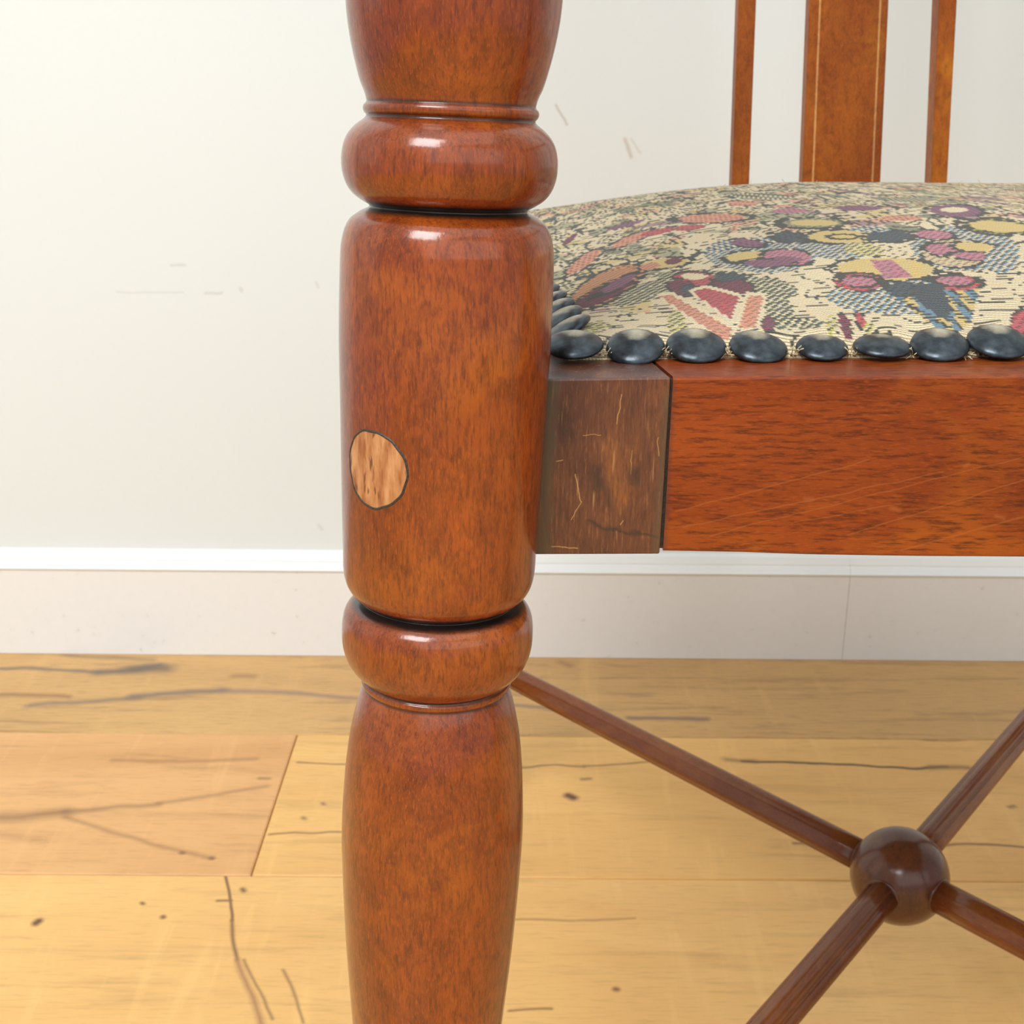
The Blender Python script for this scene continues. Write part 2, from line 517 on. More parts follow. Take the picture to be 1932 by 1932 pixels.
xj = at_z(560, 1388, 0).x
plank(XL, XR, ya, WALLY + 0.01, M_plank1)
plank(XL, xj, yb, ya, M_plank2a)
plank(xj, XR, yb, ya, M_plank2b)
plank(XL, XR, yb - W2, yb, M_plank3)
for r in range(2, 14):
    xs = XL + 0.6 + (r * 0.83) % 1.9
    plank(XL, xs, yb - r * W2, yb - (r - 1) * W2, M_plank0)
    plank(xs, XR, yb - r * W2, yb - (r - 1) * W2, M_plank0)

wall = bm_obj('wall_back', box(XL, XR, WALLY + 0.012, WALLY + 0.10, -0.03, 2.5), M_wall, smooth=False)
wall['kind'] = 'structure'

zb1 = at_y(400, 1077, WALLY).z
zb2 = at_y(400, 1036, WALLY + 0.012).z
bb = bpy.data.objects.new('baseboard_back', None)
COL.objects.link(bb)
bb['kind'] = 'structure'
bb.location = (0, WALLY, 0)


def board(x0, x1):
    bm = bmesh.new()
    prof = [(0.0, 0.0003), (0.0, zb1)]
    vs_ = []
    for x in (x0 + 0.0002, x1 - 0.0002):
        vs_.append([bm.verts.new((x, y, z)) for y, z in [(0.0, 0.0003), (0.0, zb1 - 0.0012), (0.0012, zb1), (0.012, zb1), (0.012, 0.0003)]])
    n = 5
    for k in range(n):
        bm.faces.new((vs_[0][k], vs_[1][k], vs_[1][(k + 1) % n], vs_[0][(k + 1) % n]))
    bm.faces.new(vs_[0])
    bm.faces.new(vs_[1][::-1])
    bm_obj('board', bm, M_board, bb, smooth=False)
    bm = bmesh.new()
    h = zb2 - zb1
    prof = [(-0.0012, zb1), (-0.0018, zb1 + 0.0015), (0.0, zb1 + 0.003), (0.0035, zb1 + h * 0.40), (0.0048, zb1 + h * 0.43), (0.0050, zb1 + h * 0.52), (0.0085, zb1 + h * 0.86), (0.0120, zb1 + h), (0.0120, zb1)]
    vs_ = []
    for x in (x0 + 0.0001, x1 - 0.0001):
        vs_.append([bm.verts.new((x, y, z)) for y, z in prof])
    n = len(prof)
    for k in range(n):
        bm.faces.new((vs_[0][k], vs_[1][k], vs_[1][(k + 1) % n], vs_[0][(k + 1) % n]))
    bm.faces.new(vs_[0])
    bm.faces.new(vs_[1][::-1])
    bm_obj('moulding', bm, M_cap, bb, smooth=False)


xjb = at_y(1598, 1150, WALLY).x
board(XL, xjb)
board(xjb, XR)

# ---------------------------------------------------------------- the armchair
chair = bpy.data.objects.new('armchair', None)
COL.objects.link(chair)
chair['label'] = 'mahogany armchair with turned legs, studded floral tapestry seat and crossed stretcher, on oak floor'
chair['category'] = 'armchair'

# --- near leg: axis through measured midpoints, raked forward at the foot
RAKE = math.tan(math.radians(2.5))
zref = at_y(841, 600, LEGY).z


def axis_pt(y):
    x = 857 - 0.0262 * y
    Y = LEGY
    for _ in range(6):
        p = at_y(x, y, Y)
        Y = LEGY + (p.z - zref) * RAKE
    return at_y(x, y, Y)


def depth(p):
    return p.y * math.cos(PITCH) + (CAMH - p.z) * math.sin(PITCH)


A0, A1 = axis_pt(0), axis_pt(1932)
ADIR = (A0 - A1).normalized()


def axis_at(y):
    """point of the straight leg axis seen at photo row y -> (distance along the axis from A1, point)"""
    p = axis_pt(y)
    t = (p - A1).dot(ADIR)
    return t, A1 + ADIR * t


PROFILE = [(0, 204.5), (52, 198.5), (103, 188.5), (155, 174.5), (178, 165), (190, 161.2), (197, 160), (200.5, 162.2), (204, 165), (209, 166.3), (214, 165.6), (218.5, 163.2), (222, 160.2), (226, 160.6),
           (231, 165.5), (239, 176), (250, 187), (262, 195), (275, 200), (290, 203), (305, 204), (321, 203), (336, 200), (350, 195), (362, 188), (372, 179), (380, 168), (386, 158), (390, 151), (394, 149.5), (398, 155), (402, 164), (408, 173),
           (416, 183), (427, 190.5), (442, 196), (460, 199.5), (480, 201), (550, 201), (650, 199.2), (770, 193.6), (848, 190.2), (948, 185.8), (1028, 182), (1062, 180.6), (1082, 178), (1096, 173.5), (1107, 167), (1115, 160), (1121, 152), (1125, 145.5),
           (1128, 146), (1132, 157), (1137, 165), (1145, 172), (1156, 176.8), (1170, 179), (1188, 179.5), (1205, 178.5), (1222, 175), (1238, 168.5), (1252, 159), (1262, 149), (1268, 141.5), (1271, 137.5), (1273.5, 138), (1276.5, 140.5), (1280.5, 141), (1284.5, 139.5), (1287, 136.2),
           (1290, 136.2), (1300, 140.5), (1325, 147.8), (1374, 158.5), (1429, 165), (1480, 168.3), (1535, 170), (1575, 169.8), (1613, 168), (1670, 164.5), (1736, 159.5), (1788, 155), (1840, 149.5), (1885, 144.5), (1932, 139.5)]
prof = []
for y, r in PROFILE:
    t, p = axis_at(y)
    prof.append((t, r / F * depth(p)))
t0, r0 = prof[0]
# above the frame: vase swelling up to the arm; below: taper to a pad foot
top = [(t0 + .012, r0 * 1.02), (t0 + .028, r0 * 1.02), (t0 + .05, r0 * 0.95), (t0 + .075, r0 * 0.78), (t0 + .095, r0 * 0.60), (t0 + .105, r0 * 0.55), (t0 + .108, r0 * 0.66), (t0 + .114, r0 * 0.70), (t0 + .120, r0 * 0.66), (t0 + .123, r0 * .52), (t0 + .150, r0 * 0.50)]
te, re = prof[-1]
tf = -(A1.z / ADIR.z)                     # floor
low = [(te - .03, re * 0.90), (te - .065, re * 0.76), (te - .09, re * 0.68), (te - .10, re * 0.66), (te - .103, re * 0.80), (te - .112, re * 0.86), (te - .121, re * 0.80), (te - .124, re * 0.64)]
low += [(te - .124 + (tf + .03 - te + .124) * k, re * (0.64 + 0.10 * math.sin(k * math.pi))) for k in (0.3, 0.6, 1.0)]
low += [(tf + .012, re * 0.62), (tf + .0065, re * 0.5)]
prof_all = [q for q in reversed(top)] + prof + low
prof_all.sort(key=lambda q: -q[0])
PT = np.array([q[0] for q in prof_all][::-1])
PR = np.array([q[1] for q in prof_all][::-1])
fine = catmull(prof_all, 4)


def lathe(origin, direction, pr, n=96):
    bm = bmesh.new()
    d = direction.normalized()
    e1 = Vector((1, 0, 0))
    e1 = (e1 - d * e1.dot(d)).normalized()
    e2 = d.cross(e1)                       # roughly +y
    rings = []
    for t, r in pr:
        c = origin + d * t
        rings.append([bm.verts.new(c + e1 * (r * math.cos(2 * math.pi * k / n)) + e2 * (r * math.sin(2 * math.pi * k / n))) for k in range(n)])
    for A, B in zip(rings, rings[1:]):
        for k in range(n):
            bm.faces.new((A[k], A[(k + 1) % n], B[(k + 1) % n], B[k]))
    bm.faces.new(rings[0])
    bm.faces.new(rings[-1])
    return bm


ml = wood('turned_mahogany_worn', 'Z')
ml.b.inputs['Coat IOR'].default_value = 1.6
col_in = ml.b.inputs['Base Color'].links[0].from_socket
gp = ml.n('ShaderNodeNewGeometry').outputs['Position']
sb = ml.n('ShaderNodeVectorMath', operation='SUBTRACT')
ml.set(sb.inputs[0], gp)
sb.inputs[1].default_value = A1
dt = ml.n('ShaderNodeVectorMath', operation='DOT_PRODUCT')
ml.set(dt.inputs[0], sb.outputs[0])
dt.inputs[1].default_value = ADIR
gn = ml.noise(ml.coord(), 260, 3, 0.6)
for gy, gw, gs in ((391, 2.2, 1.0), (1126, 2.6, 1.0), (1270, 1.1, .7), (1289, 0.9, .4), (197, 1.0, .45), (224, 1.2, .5)):
    tt = axis_at(gy)[0]
    q = ml.math('SUBTRACT', 1.0, ml.math('DIVIDE', ml.math('ABSOLUTE', ml.math('SUBTRACT', dt.outputs['Value'], tt)), gw * 0.7 * MM), clamp=True)
    q = ml.math('MULTIPLY', ml.math('MULTIPLY', q, ml.math('ADD', gn, 0.9)), gs * 1.3, clamp=True)
    col_in = ml.mix(q, col_in, (0.014, 0.008, 0.007, 1))
ml.set(ml.b.inputs['Base Color'], col_in)
leg = bm_obj('front_leg', lathe(A1, ADIR, fine, 128), ml.m, chair)
leg['label'] = 'near turned front leg with a round plug'

E1 = (Vector((1, 0, 0)) - ADIR * ADIR.x).normalized()
E2 = ADIR.cross(E1)


def on_leg(t, ang, off=0.0):
    """ang from the camera-facing side, positive to the right"""
    r = float(np.interp(t, PT, PR)) + off
    d = E1 * math.sin(ang) - E2 * math.cos(ang)
    return A1 + ADIR * t + d * r


# plug in the barrel: circle laid on the turned surface, seated in a dark glue line
tp, _ = axis_at(853)
rp = float(np.interp(tp, PT, PR))
PR_ = 74 / F * 0.318 * 0.92
ang0 = -math.asin(min(0.99, (833 - 717) / 189.0)) + 0.012


def disc_on_leg(R, off, rings=6, n=48, rin=0.0, wob=0.0, edge=None):
    bm = bmesh.new()
    rs = []
    rr = np.linspace(rin, R, rings + 1) if rin > 0 else np.linspace(0, R, rings + 1)[1:]
    for q, r in enumerate(rr):
        row = []
        for k in range(n):
            a = 2 * math.pi * k / n
            w = 1 + wob * (math.sin(3 * a + 1) * .5 + math.sin(7 * a) * .3 + math.sin(13 * a + 2) * .25)
            o = off if edge is None or 0 < q < len(rr) - 1 else edge
            row.append(bm.verts.new(on_leg(tp + r * w * math.sin(a), ang0 + r * w * math.cos(a) / rp, o)))
        rs.append(row)
    if rin <= 0:
        c = bm.verts.new(on_leg(tp, ang0, off))
        for k in range(n):
            bm.faces.new((c, rs[0][k], rs[0][(k + 1) % n]))
    for A, B in zip(rs, rs[1:]):
        for k in range(n):
            bm.faces.new((A[k], B[k], B[(k + 1) % n], A[(k + 1) % n]))
    return bm


pl = bm_obj('plug', disc_on_leg(PR_, 0.00012, edge=0.00004), M_plug, leg)
pl['label'] = 'pale round wooden plug'
bm_obj('glue_ring', disc_on_leg(PR_ * 1.055, 0.00022, rings=3, n=96, rin=PR_ * 0.965, wob=0.03, edge=-0.0001), M_glue, leg)

# --- corner block and front rail (measured on the plane of the leg)
RY = LEGY
LEDGE = 0.020


def up(v, dz):
    return Vector((v.x, v.y, v.z + dz))


tl, tr = at_y(1010, 715.5, RY), at_y(1266, 712, RY)
bl, br = at_y(1000, 1047, RY), at_y(1245, 1046, RY)
zr = RY + LEDGE + 0.022
# slanted joint on the top face too
trb = at_z(1232, 683, tr.z)
trb = tr + (trb - tr) * ((zr - RY) / (trb.y - tr.y))
blk = bm_obj('corner_block', hexa([bl, br, Vector((br.x - .006, zr, br.z)), Vector((bl.x, zr, bl.z)), tl, tr, Vector((trb.x, zr, tr.z)), Vector((tl.x, zr, tl.z))], bevel=0.0005, seg=2), M_block, chair, smooth=False)
blk['label'] = 'worn darker corner block'

XFR = 0.487                                  # right end of the seat
rail_top = [(1270, 711.5), (1400, 711), (1600, 710), (1800, 709), (1932, 708)]
rail_bot = [(1251, 1040.5), (1400, 1043), (1500, 1047), (1700, 1050.5), (1932, 1052)]
tops = [at_y(x, y, RY) for x, y in rail_top]
bots = [at_y(x, y, RY) for x, y in rail_bot]


def rail_mesh():
    bm = bmesh.new()
    xs_t = [p.x for p in tops] + [0.25, 0.38, XFR - 0.015]
    zs_t = [p.z for p in tops] + [tops[-1].z + 0.0004, tops[-1].z, tops[0].z]
    xs_b = [p.x for p in bots] + [0.25, 0.38, XFR - 0.015]
    zs_b = [p.z for p in bots] + [bots[-1].z - 0.0004, bots[-1].z, bots[0].z]
    n = 40
    rows = []
    e = 0.0007
    for i in range(n + 1):
        u = i / n
        xt = xs_t[0] + (xs_t[-1] - xs_t[0]) * u ** 1.2
        xb = xs_b[0] + (xs_b[-1] - xs_b[0]) * u ** 1.2
        zt, zb = np.interp(xt, xs_t, zs_t), np.interp(xb, xs_b, zs_b)
        sk = -0.0045 * max(0, 1 - i) if i == 0 else 0
        rows.append([bm.verts.new(v) for v in ((xb, RY + e, zb), (xb, RY, zb + e), (xt, RY, zt - e), (xt - sk * 0, RY + e, zt), (xt + (trb.x - tr.x if i == 0 else 0), zr, zt), (xb, zr, zb))])
    for A, B in zip(rows, rows[1:]):
        for k in range(6):
            bm.faces.new((A[k], B[k], B[(k + 1) % 6], A[(k + 1) % 6]))
    bm.faces.new(rows[0])
    bm.faces.new(rows[-1][::-1])
    return bm


mr = wood('rail_mahogany_scratched', 'X', light=(0.31, 0.060, 0.008), mid=(0.18, 0.027, 0.004), dark=(0.05, 0.010, 0.004), fleck=0.75, bump=0.22, tilt=math.radians(5), fs=0.85, coat=0.3)
cin = mr.b.inputs['Base Color'].links[0].from_socket
for a, b, w in (((1275, 965), (1640, 868), .28), ((1290, 995), (1780, 890), .28), ((1340, 1010), (1932, 862), .25), ((1600, 1010), (1932, 905), .3), ((1700, 1038), (1932, 975), .35),
                ((1500, 985), (1700, 950), .25), ((1520, 940), (1532, 941), .9), ((1683, 960), (1696, 963), 1.0), ((1880, 974), (1896, 978), .8), ((1820, 879), (1828, 876), .8)):
    k_ = mr.streak(at_y(*a, RY), at_y(*b, RY), w * MM, 0.0008, 120)
    cin = mr.mix(mr.math('MULTIPLY', k_, 0.24, clamp=True), cin, (0.50, 0.17, 0.05, 1))
eg = mr.streak(at_y(1266, 720, RY), at_y(1250, 1040, RY), 1.6 * MM, 0.001, 300)
cin = mr.mix(mr.math('MULTIPLY', eg, 0.6, clamp=True), cin, (0.05, 0.03, 0.03, 1))
mr.set(mr.b.inputs['Base Color'], cin)
fr = bm_obj('front_rail', rail_mesh(), mr.m, chair, sharp=25)

# filler seam: a ragged dark glue line in the joint
bm = bmesh.new()
p0, p1 = at_y(1268, 716, RY + .0012), at_y(1248, 1034, RY + .0012)
rng = np.random.RandomState(3)
L, R = [], []
for i in range(41):
    c = p0.lerp(p1, i / 40)
    w = 0.00018 + 0.00016 * rng.rand() + 0.00042 * (i / 40)
    L.append((bm.verts.new((c.x - w, c.y, c.z)), bm.verts.new((c.x - w, c.y + .018, c.z))))
    R.append((bm.verts.new((c.x + w, c.y, c.z)), bm.verts.new((c.x + w, c.y + .018, c.z))))
for i in range(40):
    bm.faces.new((L[i][0], L[i + 1][0], R[i + 1][0], R[i][0]))
    bm.faces.new((L[i][1], L[i + 1][1], L[i + 1][0], L[i][0]))
    bm.faces.new((R[i][0], R[i + 1][0], R[i + 1][1], R[i][1]))
    bm.faces.new((R[i][1], R[i + 1][1], L[i + 1][1], L[i][1]))
bm.faces.new((L[0][0], R[0][0], R[0][1], L[0][1]))
bm.faces.new((L[40][0], R[40][0], R[40][1], L[40][1]))
bm_obj('joint_glue', bm, M_glue, chair, smooth=False)

# --- seat geometry
XS0 = at_y(1073, 650, RY + LEDGE).x           # left edge of the upholstery
YS0 = RY + LEDGE
YS1 = 0.770
ZB = at_y(1400, 681, YS0).z                   # top of rail
SL = 0.033


def xl(Y):
    t = np.clip((np.asarray(Y, float) - YS0) / (YS1 - YS0), 0, 1)
    return XS0 - 0.034 * np.sin(np.clip(t, 0, 1) * 1.45) ** 1.15


def xr(Y):
    return XFR + (0.415 - XFR) * (Y - YS0) / (YS1 - YS0)


def fz(t, p=2.3):
    t = np.clip(t, 0, 1)
    return 1 - (1 - t) ** p


DOME, LIP = 0.0245, 0.006


def seat_z(X, Y):
    X, Y = np.asarray(X, float), np.asarray(Y, float)
    dl, dr = X - xl(Y), xr(Y) - X
    df, db = Y - YS0, YS1 - Y
    d = np.minimum(np.minimum(dl, dr), np.minimum(df, db))
    lip = LIP * np.sqrt(np.clip(1 - (1 - np.clip(d / 0.006, 0, 1)) ** 2, 0, 1))
    dome = DOME * fz(dl / 0.17, 2.0) * fz(dr / 0.17, 2.0) * fz(df / 0.16, 2.4) * fz(db / 0.16, 2.2)
    return ZB - 0.0006 - SL * df + lip + dome


def vnoise(x, y, seed=0):
    """smooth value noise, numpy"""
    rs = np.random.RandomState(seed)
    T = rs.rand(256, 256)
    xi, yi = np.floor(x).astype(int), np.floor(y).astype(int)
    fx, fy = x - xi, y - yi
    fx, fy = fx * fx * (3 - 2 * fx), fy * fy * (3 - 2 * fy)
    g = lambda a, b: T[a % 256, b % 256]
    return (g(xi, yi) * (1 - fx) + g(xi + 1, yi) * fx) * (1 - fy) + (g(xi, yi + 1) * (1 - fx) + g(xi + 1, yi + 1) * fx) * fy


def S(r, g_, b_):
    return np.array(srgb(r, g_, b_)[:3])


CREAM, SAND = S(240, 220, 178), S(218, 192, 150)
DARK, GREEN, SAGE, OLIVE = S(48, 48, 42), S(78, 92, 66), S(150, 150, 112), S(176, 168, 78)
SALM, ROSE, WINE, PURP, PINK = S(226, 150, 118), S(196, 78, 84), S(118, 44, 66), S(140, 84, 112), S(196, 124, 138)
BLUE, SLATE, YEL, ORNG = S(96, 128, 146), S(58, 72, 80), S(222, 192, 118), S(214, 148, 98)

CHART = [   # the woven flowers: (kind, centre x, y, half sizes, tilt degrees, colour), charted on the photo's seat
    ('e', 1144, 541, 74, 27, -27, ORNG), ('e', 1140, 553, 62, 14, -27, WINE), ('e', 1165, 536, 36, 8, -27, PURP), ('e', 1118, 560, 18, 5, -27, DARK),
    ('e', 1253, 497, 44, 9, -6, YEL), ('e', 1270, 493, 17, 6, -8, WINE), ('e', 1225, 503, 20, 6, -10, SALM),
    ('e', 1100, 495, 38, 10, -35, SALM), ('e', 1190, 452, 40, 7, -22, SALM), ('e', 1240, 438, 34, 5, -12, ROSE), ('e', 1075, 452, 18, 5, -35, WINE), ('e', 1180, 425, 40, 4, -15, PURP),
    ('h', 1215, 552, 62, 16, -22, GREEN), ('h', 1440, 543, 66, 20, 8, GREEN), ('h', 1470, 588, 26, 36, -20, GREEN), ('h', 1276, 612, 17, 27, -15, OLIVE), ('h', 1320, 520, 90, 10, 0, GREEN),
    ('e', 1308, 527, 40, 13, 0, ROSE), ('e', 1308, 522, 25, 6, 0, CREAM), ('e', 1285, 543, 26, 14, 15, WINE), ('e', 1296, 547, 12, 7, 0, SLATE), ('e', 1381, 541, 36, 15, 10, WINE), ('e', 1374, 524, 28, 7, 0, SLATE),
    ('p', [(1296, 548), (1330, 538), (1400, 556), (1380, 612)], CREAM), ('p', [(1304, 551), (1332, 544), (1394, 560), (1377, 603)], ROSE),
    ('p', [(1236, 556), (1268, 551), (1388, 620), (1380, 645), (1352, 640), (1300, 604)], CREAM), ('p', [(1244, 560), (1266, 557), (1380, 622), (1375, 643), (1355, 636), (1306, 602)], SALM),
    ('p', [(1406, 551), (1446, 554), (1432, 622), (1384, 624)], CREAM), ('p', [(1412, 557), (1438, 560), (1424, 618), (1391, 620)], SALM),
    ('e', 1449, 612, 12, 15, 0, WINE), ('h', 1520, 612, 34, 10, 0, GREEN),
    ('h', 1430, 482, 104, 33, 3, BLUE), ('h', 1560, 468, 80, 20, 5, BLUE),
    ('e', 1409, 459, 30, 7, 4, PURP), ('e', 1408, 485, 38, 10, -4, YEL), ('e', 1484, 486, 44, 15, 3, PINK), ('e', 1446, 497, 44, 7, 0, PURP), ('e', 1485, 489, 28, 5, 3, PURP),
    ('e', 1492, 448, 36, 9, 4, SLATE), ('e', 1591, 447, 66, 12, 0, YEL), ('e', 1588, 447, 34, 6, 0, DARK), ('e', 1590, 447, 24, 3, 0, YEL), ('e', 1676, 446, 44, 10, 0, SLATE),
    ('h', 1640, 433, 40, 6, 0, BLUE), ('h', 1628, 471, 38, 13, 8, OLIVE),
    ('h', 1820, 470, 102, 43, 2, BLUE), ('e', 1800, 478, 62, 26, 2, SAND), ('e', 1761, 443, 34, 8, 4, PINK), ('e', 1781, 472, 34, 11, 5, PINK), ('e', 1845, 468, 44, 9, 6, YEL), ('e', 1846, 484, 50, 7, 3, PINK), ('h', 1890, 490, 34, 26, 0, BLUE),
    ('h', 1690, 560, 130, 34, 0, BLUE), ('p', [(1668, 548), (1850, 538), (1830, 610), (1790, 640), (1740, 600)], 'HY'),
    ('e', 1670, 508, 92, 21, 1, YEL), ('p', [(1640, 492), (1680, 490), (1722, 524), (1668, 526)], PINK), ('e', 1620, 533, 44, 16, 2, ROSE), ('e', 1620, 532, 32, 9, 2, PINK), ('e', 1802, 533, 47, 15, 4, ROSE), ('e', 1800, 530, 34, 9, 2, PINK),
    ('e', 1699, 546, 24, 13, 0, SLATE), ('p', [(1728, 534), (1776, 537), (1794, 578), (1788, 608), (1736, 574), (1722, 560)], SLATE),
    ('e', 1594, 618, 9, 26, -20, WINE), ('e', 1624, 608, 8, 18, -25, ROSE), ('h', 1569, 619, 12, 24, 0, OLIVE), ('h', 1640, 625, 14, 16, 0, OLIVE), ('e', 1926, 612, 20, 26, 0, ROSE),
    ('e', 1341, 412, 62, 8, -2, SALM), ('e', 1300, 430, 30, 5, -5, ROSE), ('e', 1620, 393, 44, 5, 0, PURP), ('e', 1801, 398, 48, 11, 2, PURP), ('e', 1800, 396, 26, 5, 0, CREAM), ('e', 1533, 421, 56, 9, 0, SAGE), ('e', 1535, 421, 46, 6, 0, YEL),
    ('e', 1880, 428, 66, 14, 4, OLIVE), ('e', 1884, 428, 56, 10, 4, YEL), ('h', 1440, 371, 60, 7, 2, GREEN), ('e', 1400, 384, 30, 5, 0, SALM), ('e', 1490, 398, 34, 5, 0, PINK), ('e', 1700, 412, 40, 5, 0, SALM), ('h', 1720, 376, 50, 5, 0, GREEN),
    ('h', 1110, 625, 40, 12, -20, OLIVE),
]


def chart_colour(px, py, U, V):
    """px,py: chart coordinates; U,V: cloth coordinates in mm"""
    sh = px.shape
    col = np.empty(sh + (3,))
    k = vnoise(U / 9, V / 14, 1)[..., None]
    col[:] = CREAM * (1 - 0.35 * k) + SAND * 0.35 * k
    # small scattered blooms and leaves outside the big charted flowers
    n1 = vnoise(U / 11 + 9, V / 17, 2)
    n2 = vnoise(U / 9 + 31, V / 15 + 7, 3)
    n3 = vnoise(U / 10 + 3, V / 13 + 51, 4)
    reg = ((py < 440) | (px < 1290)) & ~((px < 1300) & (py > 590))
    off = (px > 1960) | (px < 1000)
    reg = reg | off
    for nn, c, th in ((n1, SALM, .74), (n2, SAGE, .76), (n3, YEL, .76), (n1[::-1], PURP, .84), (n2[:, ::-1], GREEN, .84)):
        q = reg & (nn > th)
        col[q] = c * 0.75 + CREAM * 0.25
    # leaf outlines: contour lines of warped noise
    w1 = vnoise(U / 16, V / 26, 5) * 7 + vnoise(U / 7, V / 12, 6) * 2.2
    fr_ = np.abs((w1 * 1.15) % 1.0 - 0.5)
    lines = fr_ < (0.065 + 0.035 * reg)
    front = np.clip((py - 500) / 60, 0, 1)
    gate = vnoise(U / 3.1, V / 1.6, 7)
    w2 = vnoise(U / 14 + 77, V / 19 + 5, 15) * 8 + vnoise(U / 5, V / 9, 16) * 1.2
    lines = lines | ((np.abs((w2 % 1.0) - 0.5) < 0.085) & reg)
    keep = lines & (gate > 0.13 + 0.40 * front)
    col[keep] = DARK * 0.8 + GREEN * 0.25
    # short dark floats between the cords near the front
    row = np.abs((V / 2.35) % 1.0 - 0.5)
    fl = (row < 0.16) & (vnoise(U / 4.2, np.floor(V / 2.35) * 3.7, 8) > 0.60) & (py > 500)
    col[fl] = DARK * 1.3
    hatch = ((U * 0.9 + V * 1.5) / 2.1) % 1.0
    cell = (np.abs((U / 1.3) % 1 - .5) + np.abs((V / 1.9) % 1 - .5))
    for it in CHART:
        if it[0] in 'eh':
            _, cx, cy, a, b, ang, c = it
            t = math.radians(ang)
            wob = 1 + 0.10 * (vnoise(U / 2.5, V / 3.5, 11) - .5)
            dx, dy = (px - cx), (py - cy)
            q = ((dx * math.cos(t) + dy * math.sin(t)) / a) ** 2 + ((-dx * math.sin(t) + dy * math.cos(t)) / b) ** 2
            q = q * wob
            ins = q < 1
            if it[0] == 'e':
                edge = (q >= 1) & (q < 1 + 0.9 * min(1.0, 9.0 / b)) & (min(a, b) >= 7)
                ed = edge & (vnoise(U / 2, V / 2, 12) > .35)
                col[ed] = DARK
                tex = (np.abs(hatch - .5) < .16)[..., None]
                v = c * 1.05 * (1 - tex) + (c * 0.45) * tex if c is not CREAM and c is not YEL else np.broadcast_to(c, col.shape)
                col[ins] = v[ins]
            else:
                v = np.where((hatch < 0.27)[..., None], DARK * 1.1, np.where((hatch < 0.64)[..., None], c * 1.3, CREAM * 0.95))
                col[ins] = v[ins]
        else:
            _, poly, c = it
            ins = np.zeros(sh, bool)
            j = len(poly) - 1
            for i in range(len(poly)):
                xi, yi = poly[i]
                xj_, yj = poly[j]
                cond = ((yi > py) != (yj > py)) & (px < (xj_ - xi) * (py - yi) / (yj - yi + 1e-9) + xi)
                ins ^= cond
                j = i
            if isinstance(c, str):
                v = np.where((cell < 0.42)[..., None], DARK, np.where((U % 5 < 2.5)[..., None], YEL, BLUE * 1.2))
            elif c is SLATE:
                v = np.broadcast_to(c * 0.8, col.shape)
            else:
                tex = (np.abs(hatch - .5) < .14)[..., None]
                v = c * (1 - tex) + (c * 0.5) * tex if c is not CREAM else np.broadcast_to(c, col.shape)
            col[ins] = v[ins]
    return col


